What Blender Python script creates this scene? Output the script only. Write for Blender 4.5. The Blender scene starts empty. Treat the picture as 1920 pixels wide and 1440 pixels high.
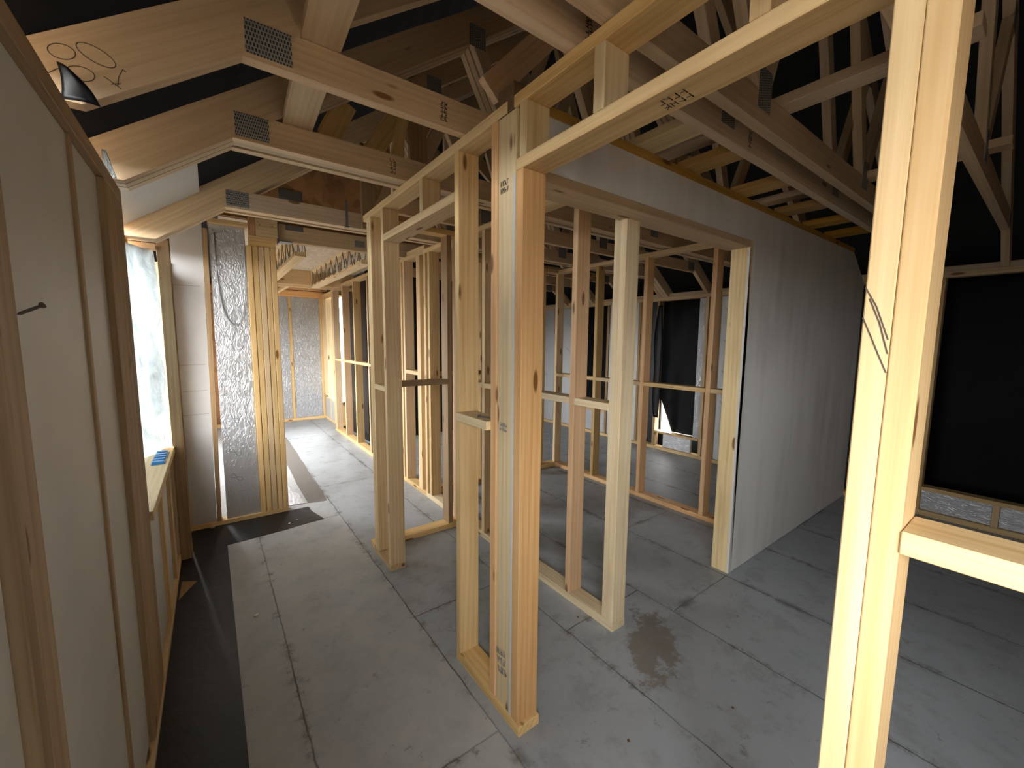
import bpy, bmesh, math, random
from mathutils import Vector, Matrix
random.seed(7)
S = 1.5                      # every length below is in eye heights; the eye is 1.5 m above the floor
C = bpy.context.scene.collection
V = Vector

# ------------------------------------------------------------------ camera, world, light, exposure
def setup_camera():
    f_px = 760.8
    p, r, yw = [math.radians(a) for a in (6.107, -0.531, 36.532)]
    fwd = V((math.sin(yw)*math.cos(p), math.cos(yw)*math.cos(p), -math.sin(p)))
    right = V((math.cos(yw), -math.sin(yw), 0))
    down = fwd.cross(right)
    r2 = math.cos(r)*right + math.sin(r)*down
    d2 = -math.sin(r)*right + math.cos(r)*down
    M = Matrix((r2, -d2, -fwd)).transposed().to_4x4()
    M.translation = V((0, 0, 1.0))*S
    cd = bpy.data.cameras.new('camera'); co = bpy.data.objects.new('camera', cd); C.objects.link(co)
    cd.sensor_fit = 'HORIZONTAL'; cd.sensor_width = 36.0; cd.lens = f_px/1920*36.0
    cd.clip_start = 0.01; cd.clip_end = 100
    co.matrix_world = M
    bpy.context.scene.camera = co
setup_camera()
vs = bpy.context.scene.view_settings
vs.view_transform = 'Standard'; vs.look = 'None'; vs.gamma = 1.0; vs.use_curve_mapping = False
vs.exposure = 1.74
w = bpy.data.worlds.new('overcast_sky'); bpy.context.scene.world = w; w.use_nodes = True
bg = w.node_tree.nodes['Background']; bg.inputs[1].default_value = 9.0
_tc = w.node_tree.nodes.new('ShaderNodeTexCoord'); _sp = w.node_tree.nodes.new('ShaderNodeSeparateXYZ'); _cr = w.node_tree.nodes.new('ShaderNodeValToRGB')
w.node_tree.links.new(_tc.outputs['Generated'], _sp.inputs[0])
_mr = w.node_tree.nodes.new('ShaderNodeMapRange'); _mr.inputs[1].default_value = -1; _mr.inputs[2].default_value = 1
w.node_tree.links.new(_sp.outputs[2], _mr.inputs[0]); w.node_tree.links.new(_mr.outputs[0], _cr.inputs[0]); w.node_tree.links.new(_cr.outputs[0], bg.inputs[0])
for _e, (_p, _c) in zip(_cr.color_ramp.elements, ((.47, (.085, .075, .06, 1)), (.52, (.89, .89, .88, 1)))): _e.position = _p; _e.color = _c   # wet ground below, overcast sky above

def portal(name, x0, x1, y0, y1, z0, z1, facing):
    l = bpy.data.lights.new(name, 'AREA'); l.shape = 'RECTANGLE'
    l.cycles.is_portal = True
    o = bpy.data.objects.new(name, l); C.objects.link(o)
    c = V(((x0+x1)/2, (y0+y1)/2, (z0+z1)/2))*S
    d = V(facing)
    q = (-d).to_track_quat('Z', 'Y')
    o.rotation_mode = 'QUATERNION'; o.rotation_quaternion = q; o.location = c
    ext = V((x1-x0, y1-y0, z1-z0))*S
    R = q.to_matrix()
    l.size = sum(abs(R.col[0][k])*ext[k] for k in range(3)); l.size_y = sum(abs(R.col[1][k])*ext[k] for k in range(3))
portal('daylight_by_window', -.29, -.29, 1.44, 2.42, .50, 1.355, (1, 0, 0))
portal('daylight_by_near_opening', -.29, -.29, -1.0, -.06, .70, 1.30, (1, 0, 0))
portal('daylight_by_corridor_opening', -.26, -.26, 3.35, 4.5, .45, 1.28, (1, 0, 0))
portal('daylight_by_far_window', 1.22, 1.22, 4.82, 5.3, .3, 1.46, (-1, 0, 0))

# ------------------------------------------------------------------ materials
class NT:
    def __init__(s, name):
        s.m = bpy.data.materials.new(name); s.m.use_nodes = True
        s.t = s.m.node_tree; s.n = s.t.nodes; s.b = s.n['Principled BSDF']
    def add(s, kind, **kw):
        n = s.n.new(kind)
        for k, v in kw.items(): setattr(n, k, v)
        return n
    def link(s, a, b): s.t.links.new(a, b)
    def val(s, sock, v):
        if hasattr(v, 'is_linked') or isinstance(v, bpy.types.NodeSocket): s.link(v, sock)
        else: sock.default_value = v
    def math(s, op, a, b=0.0, c=0.0, clamp=False):
        n = s.add('ShaderNodeMath', operation=op, use_clamp=clamp)
        s.val(n.inputs[0], a); s.val(n.inputs[1], b); s.val(n.inputs[2], c)
        return n.outputs[0]
    def ramp(s, f, stops):
        n = s.add('ShaderNodeValToRGB'); cr = n.color_ramp
        while len(cr.elements) < len(stops): cr.elements.new(.5)
        for e, (p, c) in zip(cr.elements, stops):
            e.position = p; e.color = (c[0], c[1], c[2], 1) if not isinstance(c, (int, float)) else (c, c, c, 1)
        s.link(f, n.inputs[0]); return n.outputs[0]
    def noise(s, vec, scale, detail=4, rough=.5, dist=0.0):
        n = s.add('ShaderNodeTexNoise'); s.link(vec, n.inputs['Vector'])
        n.inputs['Scale'].default_value = scale; n.inputs['Detail'].default_value = detail
        n.inputs['Roughness'].default_value = rough; n.inputs['Distortion'].default_value = dist
        return n.outputs[0]
    def mapping(s, vec, scale=(1, 1, 1), loc=(0, 0, 0)):
        n = s.add('ShaderNodeMapping'); s.link(vec, n.inputs[0])
        n.inputs['Scale'].default_value = scale; s.val(n.inputs['Location'], loc); return n.outputs[0]
    def mix(s, f, a, b, mode='MIX'):
        n = s.add('ShaderNodeMix', data_type='RGBA', blend_type=mode)
        s.val(n.inputs[0], f)
        for i, v in ((6, a), (7, b)):
            if isinstance(v, tuple): n.inputs[i].default_value = (v[0], v[1], v[2], 1)
            else: s.link(v, n.inputs[i])
        return n.outputs[2]
    def bump(s, h, strength=.3, dist=.01):
        n = s.add('ShaderNodeBump'); n.inputs['Strength'].default_value = strength; n.inputs['Distance'].default_value = dist
        s.link(h, n.inputs['Height']); s.link(n.outputs[0], s.b.inputs['Normal'])
    def coord(s): return s.add('ShaderNodeTexCoord').outputs['Object']

def wood(name, light, mid, dark, knot=(0.16, 0.07, 0.03), knots=1.0, rough=.62, stain=.25):
    t = NT(name); co = t.coord()
    rnd = t.add('ShaderNodeObjectInfo').outputs['Random']
    cmb = t.add('ShaderNodeCombineXYZ')
    t.link(t.math('MULTIPLY', rnd, 37.0), cmb.inputs[0]); t.link(t.math('MULTIPLY', rnd, 11.0), cmb.inputs[1]); t.link(t.math('MULTIPLY', rnd, 23.0), cmb.inputs[2])
    add = t.add('ShaderNodeVectorMath', operation='ADD'); t.link(co, add.inputs[0]); t.link(cmb.outputs[0], add.inputs[1])
    v = add.outputs[0]
    # knots: sparse cells stretched along the board
    kv = t.mapping(v, (4.2, 15, 15))
    vo = t.add('ShaderNodeTexVoronoi'); t.link(kv, vo.inputs['Vector']); vo.inputs['Scale'].default_value = 1.0
    sep = t.add('ShaderNodeSeparateColor'); t.link(vo.outputs['Color'], sep.inputs[0])
    on = t.math('GREATER_THAN', sep.outputs[0], 1-.30*knots)
    kd = t.math('MULTIPLY', t.math('SUBTRACT', 1.0, t.math('DIVIDE', vo.outputs['Distance'], .26), clamp=True), on)
    # grain lines, pulled around the knots
    warp = t.noise(t.mapping(v, (.45, 2.2, 2.2)), 1.0, 1)
    gx = t.add('ShaderNodeSeparateXYZ'); t.link(v, gx.inputs[0])
    rad = t.math('ADD', t.math('ADD', t.math('MULTIPLY', gx.outputs[1], 40.0), t.math('MULTIPLY', gx.outputs[2], 24.0)), t.math('MULTIPLY', warp, 5.0))
    rad = t.math('ADD', rad, t.math('MULTIPLY', kd, 1.2))
    rings = t.math('ADD', t.math('MULTIPLY', t.math('SINE', t.math('MULTIPLY', rad, 6.0)), .5), .5)
    fine = t.noise(t.mapping(v, (3, 170, 170)), 1.0, 3, .6)
    soft = t.noise(t.mapping(v, (.9, 22, 22)), 1.0, 3, .5)
    g = t.math('ADD', t.math('ADD', t.math('MULTIPLY', rings, .10), t.math('MULTIPLY', fine, .44)), t.math('MULTIPLY', soft, .42))
    col = t.ramp(g, [(.28, dark), (.46, mid), (.62, light)])
    blot = t.noise(t.mapping(v, (1.6, 9, 9)), 1.0, 3, .55)
    col = t.mix(t.math('MULTIPLY', t.ramp(blot, [(.48, 0.0), (.72, 1.0)]), stain), col, (mid[0]*.52, mid[1]*.46, mid[2]*.40))
    col = t.mix(t.ramp(kd, [(.22, 0.0), (.5, .88)]), col, knot)
    hs = t.add('ShaderNodeHueSaturation'); t.link(col, hs.inputs['Color'])
    t.link(t.math('ADD', .86, t.math('MULTIPLY', rnd, .26)), hs.inputs['Value'])
    t.link(t.math('ADD', 1.02, t.math('MULTIPLY', t.math('FRACT', t.math('MULTIPLY', rnd, 7.3)), .28)), hs.inputs['Saturation'])
    t.link(hs.outputs[0], t.b.inputs['Base Color'])
    t.b.inputs['Roughness'].default_value = rough
    t.bump(t.math('SUBTRACT', g, kd), .18, .002)
    return t.m

def plain(name, col, rough=.6, metal=0.0, bump=0, bscale=8, spec=.5, mott=0.0):
    t = NT(name); co = t.coord()
    t.b.inputs['Roughness'].default_value = rough; t.b.inputs['Metallic'].default_value = metal
    t.b.inputs['Specular IOR Level'].default_value = spec
    if mott:
        c = t.mix(t.ramp(t.noise(co, 3.0, 5, .6), [(.35, 0.0), (.7, 1.0)]), tuple(x*(1-mott) for x in col), col)
        t.link(c, t.b.inputs['Base Color'])
    else:
        t.b.inputs['Base Color'].default_value = (*col, 1)
    if bump: t.bump(t.noise(co, bscale, 5, .6), bump, .02)
    return t.m

M = {}
M['pale'] = wood('pale_pine', (0.78, 0.61, 0.38), (0.71, 0.53, 0.31), (0.55, 0.37, 0.19), stain=.35)
M['tan'] = wood('tan_pine', (0.80, 0.62, 0.40), (0.76, 0.56, 0.34), (0.68, 0.47, 0.27), knots=.3, stain=.1)
M['pink'] = wood('pink_pine', (0.80, 0.57, 0.36), (0.74, 0.49, 0.29), (0.62, 0.37, 0.20), stain=.15)
M['white'] = wood('whitewood', (0.84, 0.72, 0.50), (0.79, 0.65, 0.43), (0.62, 0.46, 0.27), knots=.7, stain=.35)
M['truss'] = wood('truss_pine', (0.70, 0.565, 0.41), (0.64, 0.50, 0.35), (0.53, 0.405, 0.28), knots=.7, stain=.2)
M['yellow'] = wood('yellow_pine', (0.62, 0.40, 0.16), (0.56, 0.35, 0.13), (0.42, 0.25, 0.09), knots=.6)
M['aged'] = wood('weathered_pine', (0.44, 0.33, 0.20), (0.38, 0.26, 0.15), (0.27, 0.18, 0.10), knots=.8, stain=.5)
M['stained'] = wood('stained_pine', (0.20, 0.13, 0.07), (0.15, 0.09, 0.05), (0.09, 0.05, 0.03), knots=.5)

def osb(name, a, b):
    t = NT(name); co = t.coord()
    vo = t.add('ShaderNodeTexVoronoi'); t.link(t.mapping(co, (14, 32, 14)), vo.inputs['Vector']); vo.inputs['Scale'].default_value = 1
    sep = t.add('ShaderNodeSeparateColor'); t.link(vo.outputs['Color'], sep.inputs[0])
    t.link(t.mix(sep.outputs[0], a, b), t.b.inputs['Base Color']); t.b.inputs['Roughness'].default_value = .75
    t.bump(sep.outputs[1], .2, .003); return t.m
M['osb'] = osb('oriented_strand_board', (0.33, 0.16, 0.07), (0.52, 0.28, 0.12))
M['deck'] = osb('pale_strand_deck', (0.62, 0.54, 0.42), (0.74, 0.66, 0.53))

def foil(name, base=(0.62, 0.64, 0.68), bump=.5, rough=.34, metal=.75):
    t = NT(name); co = t.coord()
    rnd = t.add('ShaderNodeObjectInfo').outputs['Random']
    cmb = t.add('ShaderNodeCombineXYZ'); t.link(t.math('MULTIPLY', rnd, 30.0), cmb.inputs[0])
    add = t.add('ShaderNodeVectorMath', operation='ADD'); t.link(co, add.inputs[0]); t.link(cmb.outputs[0], add.inputs[1])
    v = t.mapping(add.outputs[0], (16, 34, 34))
    n = t.noise(v, 1.0, 3, .55, 1.2)
    ridge = t.math('POWER', t.math('SUBTRACT', 1.0, t.math('MULTIPLY', t.math('ABSOLUTE', t.math('SUBTRACT', n, .5)), 5.0), clamp=True), 3.0)
    big = t.noise(add.outputs[0], 2.5, 3)
    t.b.inputs['Base Color'].default_value = (*base, 1)
    t.b.inputs['Metallic'].default_value = metal; t.b.inputs['Roughness'].default_value = rough
    t.bump(t.math('ADD', t.math('MULTIPLY', ridge, .7), t.math('MULTIPLY', big, 1.0)), bump, .012)
    return t.m
M['foil'] = foil('crinkled_foil_facing', (0.58, 0.60, 0.64), .42, .40, .55)
M['foil_far'] = foil('dimpled_foil_facing', (0.60, 0.64, 0.70), .9, .38, .45)
M['foil_dull'] = foil('dull_foil_facing', (0.60, 0.62, 0.64), .25, .5, .35)
M['whiteboard'] = plain('white_insulation_facing', (0.60, 0.60, 0.60), .38, .0, .08, 6, .6, .10)
M['greyboard'] = plain('grey_board_facing', (0.60, 0.585, 0.54), .5, 0, .05, 5, .5, .12)
M['foam'] = plain('expanding_foam', (0.70, 0.62, 0.42), .8, 0, .6, 40)
M['black'] = plain('black_membrane', (0.008, 0.009, 0.012), .42, 0, .3, 5, .4)
M['blackmatt'] = plain('matt_black_membrane', (0.006, 0.007, 0.008), .6, 0, .3, 5, .2)
M['underlay'] = plain('roof_underlay', (0.006, 0.0055, 0.005), .8, 0, .25, 3, .12)
M['brownfilm'] = plain('grey_brown_membrane', (0.15, 0.135, 0.12), .7, 0, .4, 9)
M['ink'] = plain('black_ink', (0.10, 0.075, 0.055), .7)
M['ink_faint'] = plain('faint_ink', (0.22, 0.22, 0.24), .6)
M['blue'] = plain('blue_plastic', (0.03, 0.25, 0.60), .35)
M['steel'] = plain('dark_steel', (0.20, 0.18, 0.16), .45, .8)
M['galv'] = plain('galvanised_steel', (0.30, 0.31, 0.32), .45, .85, .2, 60)
M['paper'] = plain('white_paper', (0.75, 0.74, 0.70), .8, 0, .4, 50)
M['joint'] = plain('grey_sealant', (0.62, 0.64, 0.62), .7, 0, .2, 30)

def plasterboard():
    t = NT('plasterboard'); co = t.coord()
    sx = t.add('ShaderNodeSeparateXYZ'); t.link(co, sx.inputs[0])
    n1 = t.noise(co, 1.1, 4, .6); n2 = t.noise(t.mapping(co, (7, .8, 1)), 1.0, 3, .5)
    smear = t.ramp(t.math('MULTIPLY', n1, n2), [(.22, 0.0), (.42, 1.0)])
    col = t.mix(t.math('MULTIPLY', smear, .40), (0.76, 0.755, 0.73), (0.42, 0.38, 0.34))
    t.link(col, t.b.inputs['Base Color']); t.b.inputs['Roughness'].default_value = .75
    t.bump(t.noise(co, 30, 4), .05, .002); return t.m
M['plaster'] = plasterboard()

def plate_mat():
    t = NT('punched_nail_plate'); co = t.coord()
    br = t.add('ShaderNodeTexBrick'); t.link(co, br.inputs['Vector'])
    br.inputs['Scale'].default_value = 1.0; br.inputs['Brick Width'].default_value = .0085; br.inputs['Row Height'].default_value = .013
    br.inputs['Mortar Size'].default_value = .0022; br.inputs['Mortar Smooth'].default_value = .2; br.offset = .5
    br.inputs['Color1'].default_value = (.05, .05, .05, 1); br.inputs['Color2'].default_value = (.10, .10, .10, 1); br.inputs['Mortar'].default_value = (.45, .46, .45, 1)
    t.link(br.outputs['Color'], t.b.inputs['Base Color'])
    t.b.inputs['Metallic'].default_value = .55; t.b.inputs['Roughness'].default_value = .5
    t.bump(br.outputs['Fac'], .6, .002); return t.m
M['plate'] = plate_mat()

def translucent(name, col, trans, mixf=.5, bump=.6, scale=5):
    t = NT(name); co = t.coord()
    tr = t.add('ShaderNodeBsdfTranslucent')
    cre = t.noise(t.mapping(co, (1, 1.6, 1.1)), 4.5, 7, .72, 1.6); fold = t.noise(t.mapping(co, (1, 7, .9)), 1.6, 4, .6, .5)
    shade = t.ramp(t.math('ADD', t.math('MULTIPLY', cre, .6), t.math('MULTIPLY', fold, .45)), [(.40, .34), (.50, .75), (.60, 1.25)])  # crease and fold shading put into the translucent colour
    t.link(t.mix(1.0, shade, trans, 'MULTIPLY'), tr.inputs[0])
    mx = t.add('ShaderNodeMixShader'); mx.inputs[0].default_value = mixf
    out = t.n['Material Output']
    t.link(t.b.outputs[0], mx.inputs[1]); t.link(tr.outputs[0], mx.inputs[2]); t.link(mx.outputs[0], out.inputs[0])
    t.b.inputs['Base Color'].default_value = (*col, 1); t.b.inputs['Roughness'].default_value = .35
    h = t.noise(t.mapping(co, (1, 1, .55)), scale, 6, .65, .8)
    bn = t.add('ShaderNodeBump'); bn.inputs['Strength'].default_value = bump; bn.inputs['Distance'].default_value = .05
    t.link(h, bn.inputs['Height']); t.link(bn.outputs[0], t.b.inputs['Normal']); t.link(bn.outputs[0], tr.inputs['Normal'])
    return t.m
M['film'] = translucent('silver_window_film', (0.66, 0.70, 0.72), (0.21, 0.255, 0.275), .52, .9, 6)

def floor_mat():
    t = NT('grey_floor_boards'); co = t.coord()
    s = t.add('ShaderNodeSeparateXYZ'); t.link(co, s.inputs[0]); x, y = s.outputs[0], s.outputs[1]
    nz = t.noise(co, 2.2, 5, .6); nf = t.noise(co, 26, 4, .6)
    wob = t.math('MULTIPLY', t.math('SUBTRACT', t.noise(co, 7, 4, .6), .5), .022)
    pitch = .3965*S
    u = t.math('DIVIDE', t.math('SUBTRACT', t.math('ADD', x, wob), .145*S), pitch)
    col_i = t.math('FLOOR', u)
    fu = t.math('SUBTRACT', u, col_i)
    du = t.math('MULTIPLY', t.math('MINIMUM', fu, t.math('SUBTRACT', 1.0, fu)), pitch)
    ln = 1.6*S
    m3 = t.math('FLOORED_MODULO', col_i, 3.0)
    off = t.math('ADD', t.math('MULTIPLY', t.math('COMPARE', m3, 1.0, .1), .535*S), t.math('MULTIPLY', t.math('COMPARE', m3, 2.0, .1), .16*S))
    vv = t.math('DIVIDE', t.math('SUBTRACT', t.math('SUBTRACT', t.math('ADD', y, wob), .775*S), off), ln)
    fv = t.math('FRACT', t.math('ADD', vv, 20.0))
    dv = t.math('MULTIPLY', t.math('MINIMUM', fv, t.math('SUBTRACT', 1.0, fv)), ln)
    d = t.math('MINIMUM', du, dv)
    line = t.math('MULTIPLY', t.ramp(t.math('DIVIDE', d, .02), [(.08, 1.0), (.24, 0.0)]), t.ramp(t.noise(co, 3.1, 3), [(.35, .45), (.6, 1.0)]))
    wide = t.math('MULTIPLY', t.ramp(t.math('DIVIDE', d, .045), [(.2, 1.0), (.9, 0.0)]), t.ramp(t.noise(co, 5.5, 5, .75), [(.50, 0.0), (.60, 1.0)]))
    base = t.mix(t.ramp(nz, [(.3, 0.0), (.72, 1.0)]), (0.355, 0.385, 0.415), (0.415, 0.445, 0.475))
    base = t.mix(t.math('MULTIPLY', t.ramp(t.noise(co, 6, 6, .7), [(.5, 0.0), (.62, 1.0)]), .28), base, (0.17, 0.165, 0.155))
    # mottled strip beside the outer wall, daylight brightening put into the floor colour
    strip = t.math('MULTIPLY', t.math('LESS_THAN', x, .54*S), t.ramp(t.noise(co, 4.0, 6, .65), [(.36, .25), (.60, .95)]))
    base = t.mix(t.math('MULTIPLY', strip, .8), base, (0.50, 0.51, 0.51))
    base = t.mix(t.math('MULTIPLY', t.ramp(t.noise(co, 11, 6, .8), [(.60, 0.0), (.66, 1.0)]), .5), base, (0.12, 0.11, 0.10))
    # damp muddy patch by the end of the short partition
    dx = t.math('SUBTRACT', x, 1.125*S); dy = t.math('SUBTRACT', y, .725*S)
    a = math.radians(35)
    ex = t.math('DIVIDE', t.math('ADD', t.math('MULTIPLY', dx, math.cos(a)), t.math('MULTIPLY', dy, math.sin(a))), .25)
    ey = t.math('DIVIDE', t.math('SUBTRACT', t.math('MULTIPLY', dy, math.cos(a)), t.math('MULTIPLY', dx, math.sin(a))), .12)
    rr = t.math('SQRT', t.math('ADD', t.math('MULTIPLY', ex, ex), t.math('MULTIPLY', ey, ey)))
    rr = t.math('ADD', rr, t.math('MULTIPLY', t.math('SUBTRACT', t.noise(co, 9, 6, .75), .5), 3.6))
    patch = t.ramp(rr, [(.75, 1.0), (1.0, 0.0)])
    base = t.mix(t.math('MULTIPLY', patch, .75), base, (0.20, 0.165, 0.13))
    base = t.mix(t.math('MULTIPLY', wide, .6), base, (0.10, 0.085, 0.07))
    base = t.mix(t.math('MULTIPLY', line, .9), base, (0.05, 0.047, 0.045))
    fine = t.mix(t.math('MULTIPLY', nf, .16), base, (0.1, 0.1, 0.1))
    t.link(fine, t.b.inputs['Base Color'])
    t.link(t.math('ADD', .42, t.math('MULTIPLY', nz, .25)), t.b.inputs['Roughness'])
    t.bump(t.math('SUBTRACT', t.math('MULTIPLY', nf, .2), line), .25, .004)
    return t.m
M['floor'] = floor_mat()

# ------------------------------------------------------------------ building helpers
def place(o, parent, wm):
    C.objects.link(o)
    if parent is not None:
        o.parent = parent
        o.matrix_basis = parent_inv(parent) @ wm
    else:
        o.matrix_basis = wm
WM = {}
def parent_inv(p): return WM[p.name].inverted()
def reg(o, wm): WM[o.name] = wm.copy()

def tag(o, label=None, cat=None, group=None, kind=None):
    if label: o['label'] = label
    if cat: o['category'] = cat
    if group: o['group'] = group
    if kind: o['kind'] = kind
    return o
def thing(name, loc, label, cat, group=None):
    o = bpy.data.objects.new(name, None); C.objects.link(o); o.empty_display_size = .1
    m = Matrix.Translation(V(loc)*S); o.matrix_basis = m; reg(o, m)
    return tag(o, label, cat, group)
def finish(name, bm, mat, parent, wm):
    me = bpy.data.meshes.new(name); bmesh.ops.recalc_face_normals(bm, faces=bm.faces[:]); bm.to_mesh(me); bm.free()
    me.materials.append(M[mat])
    o = bpy.data.objects.new(name, me)
    place(o, parent, wm); reg(o, wm); return o
def frame(xd, zd, c):
    xd = V(xd).normalized(); zd = V(zd).normalized(); yd = zd.cross(xd).normalized(); zd = xd.cross(yd)
    m = Matrix((xd, yd, zd)).transposed().to_4x4(); m.translation = V(c); return m
def block(name, L, W, T, m, mat, parent, bev=.0018):
    bm = bmesh.new(); bmesh.ops.create_cube(bm, size=1.0)
    bmesh.ops.scale(bm, vec=(L, W, T), verts=bm.verts)
    b = min(bev, T*.3)
    if b > 0: bmesh.ops.bevel(bm, geom=bm.edges[:], offset=b, segments=1, affect='EDGES')
    return finish(name, bm, mat, parent, m)
def bx(name, x0, x1, y0, y1, z0, z1, mat, parent=None, bev=.0018):
    d = [x1-x0, y1-y0, z1-z0]; ax = sorted(range(3), key=lambda k: -d[k]); E3 = [V((1, 0, 0)), V((0, 1, 0)), V((0, 0, 1))]
    m = frame(E3[ax[0]], E3[ax[2]], V(((x0+x1)/2, (y0+y1)/2, (z0+z1)/2))*S)
    return block(name, d[ax[0]]*S, d[ax[1]]*S, d[ax[2]]*S, m, mat, parent, bev)
def board(name, a, b, w, t, nrm, mat, parent=None, bev=.0018):
    a, b = V(a), V(b)
    return block(name, (b-a).length*S, w*S, t*S, frame(b-a, nrm, (a+b)/2*S), mat, parent, bev)
def slab(name, pts, ext, mat, parent=None, xdir=None):
    """planar outline extruded by ext (eye heights); local X runs along xdir"""
    pts = [V(p)*S for p in pts]; ext = V(ext)*S
    c = sum(pts, V())/len(pts) + ext/2
    m = frame(xdir or (pts[1]-pts[0]), ext, c); inv = m.inverted()
    bm = bmesh.new()
    a = [bm.verts.new(inv @ p) for p in pts]; b = [bm.verts.new(inv @ (p+ext)) for p in pts]
    bm.faces.new(a); bm.faces.new(list(reversed(b)))
    for i in range(len(a)):
        j = (i+1) % len(a); bm.faces.new((a[j], a[i], b[i], b[j]))
    return finish(name, bm, mat, parent, m)
def sheet(name, fn, nu, nv, mat, parent=None, thick=.0008, origin=(0, 0, 0)):
    """thin sheet from fn(u,v) -> point in eye heights"""
    bm = bmesh.new(); o3 = V(origin)*S; m = Matrix.Translation(o3)
    g = [[bm.verts.new(V(fn(i/nu, j/nv))*S-o3) for j in range(nv+1)] for i in range(nu+1)]
    for i in range(nu):
        for j in range(nv): bm.faces.new((g[i][j], g[i+1][j], g[i+1][j+1], g[i][j+1]))
    bmesh.ops.solidify(bm, geom=bm.faces[:], thickness=thick*S)
    for f in bm.faces: f.smooth = True
    return finish(name, bm, mat, parent, m)
def stroke(name, lines, r, mat, parent, nrm, wm_c):
    """pen strokes lying on a face: polylines of points in eye heights, flat ribbons along each segment"""
    bm = bmesh.new(); n = V(nrm).normalized(); m = Matrix.Translation(V(wm_c)*S); inv = m.inverted()
    for ln in lines:
        for p, q in zip(ln[:-1], ln[1:]):
            p = V(p)*S; q = V(q)*S; d = (q-p)
            if d.length < 1e-6: continue
            s = d.normalized().cross(n)*r*S; e = d.normalized()*r*S*.5
            top = n*.0006
            q4 = [p-e+s, q+e+s, q+e-s, p-e-s]
            lo = [bm.verts.new(inv @ k) for k in q4]; hi = [bm.verts.new(inv @ (k+top)) for k in q4]
            bm.faces.new(hi)
            for i in range(4): bm.faces.new((lo[i], lo[(i+1) % 4], hi[(i+1) % 4], hi[i]))
    return finish(name, bm, mat, parent, m)
def stamp(parent, o, u, v, nrm, w, h, seed=0, name='grade_stamp', rows=2, mat='ink', r=.0008):
    """ink grade stamp: rows of short broken characters; o corner, u writing direction, v up"""
    rg = random.Random(seed); o, u, v = V(o), V(u).normalized(), V(v).normalized(); L = []
    for k in range(rows):
        n = rg.choice((4, 5)); rh = h/rows*.72; y0 = k*h/rows
        for i in range(n):
            x0 = w*i/n; cw = w/n*.62
            P = [(0, 0), (0, 1), (1, 1), (1, 0), (0, .5), (1, .5)]
            rg.shuffle(P)
            pts = [o+u*(x0+cw*a)+v*(y0+rh*b) for a, b in P[:3]]
            L.append([o+u*x0+v*y0, o+u*x0+v*(y0+rh)]); L.append(pts)
    return stroke(name, L, r, mat, parent, nrm, o)
def eight(c, u, v, s, n=14):
    """figure-of-eight loop drawn on a foil facing"""
    c, u, v = V(c), V(u), V(v); out = []
    for i in range(n*2+1):
        a = math.pi*2*i/(n*2)
        out.append(c+u*s*1.0*math.sin(a)+v*s*.55*math.sin(2*a)*1.0)
    return out

T = .0255     # 38 mm stud
D = .0655     # stud depth
XA = .572; XA2 = XA+D

# ------------------------------------------------------------------ setting
def structure(o): tag(o, kind='structure'); return o
structure(bx('floor', -.3, 3.45, -2.55, 5.65, -.06, 0, 'floor', None, 0))
fl = bpy.data.objects['floor']
# the floor keeps world-aligned texture axes
def world_mesh(name, boxes, mat):
    bm = bmesh.new()
    for (x0, x1, y0, y1, z0, z1) in boxes:
        r = bmesh.ops.create_cube(bm, size=1.0)
        bmesh.ops.scale(bm, vec=((x1-x0)*S, (y1-y0)*S, (z1-z0)*S), verts=r['verts'])
        bmesh.ops.translate(bm, vec=((x0+x1)/2*S, (y0+y1)/2*S, (z0+z1)/2*S), verts=r['verts'])
    return structure(finish(name, bm, mat, None, Matrix.Identity(4)))
bpy.data.objects.remove(fl)
fl = world_mesh('floor', [(-.34, 3.45, -2.55, 5.65, -.06, 0)], 'floor')

# outer sheathing of the left (daylit) wall, with its openings
XL = -.16
xo0, xo1 = -.285, -.262
def wall_x(name, x0, x1, ya, yb, z1, holes, mat):
    ys = sorted(set([ya, yb]+[h[0] for h in holes]+[h[1] for h in holes])); B = []
    for a, b in zip(ys[:-1], ys[1:]):
        hs = [h for h in holes if h[0] <= a+1e-6 and h[1] >= b-1e-6]
        if not hs: B.append((x0, x1, a, b, 0, z1))
        else:
            h = hs[0]
            if h[2] > 0: B.append((x0, x1, a, b, 0, h[2]))
            if h[3] < z1: B.append((x0, x1, a, b, h[3], z1))
    return world_mesh(name, B, mat)
structure(bx('wall_left', -.285, -.262, 2.67, 5.62, 1.356, 1.45, 'osb'))
wall_x('wall_left', xo0, xo1, -2.55, 5.62, 1.355, [(1.4425, 2.45, .50, 1.352), (-1.0, -.06, .70, 1.30), (3.35, 4.5, .45, 1.28)], 'osb')
world_mesh('wall_back', [(-.285, 3.45, -2.55, -2.53, 0, 2.7)], 'osb')
world_mesh('wall_far', [(-.285, 1.3, 5.60, 5.62, 0, 1.75)], 'osb')
world_mesh('wall_right', [(3.395, 3.41, -2.55, 1.82, 0, 1.62), (3.395, 3.41, 2.21, 3.98, 0, 1.62), (3.395, 3.41, 1.82, 2.21, 0, .16), (3.395, 3.41, 1.82, 2.21, 1.39, 1.62)], 'black')
world_mesh('wall_side', [(1.20, 1.22, 3.97, 4.82, 0, 1.75), (1.20, 1.22, 4.82, 5.3, 0, .28), (1.20, 1.22, 4.82, 5.3, 1.47, 1.75), (1.20, 1.22, 5.3, 5.62, 0, 1.75), (1.20, 3.41, 3.96, 3.98, 0, 2.7)], 'black')
world_mesh('wall_gable', [(-.285, 1.30, 2.675, 2.69, 1.64, 2.7)], 'osb')

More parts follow.
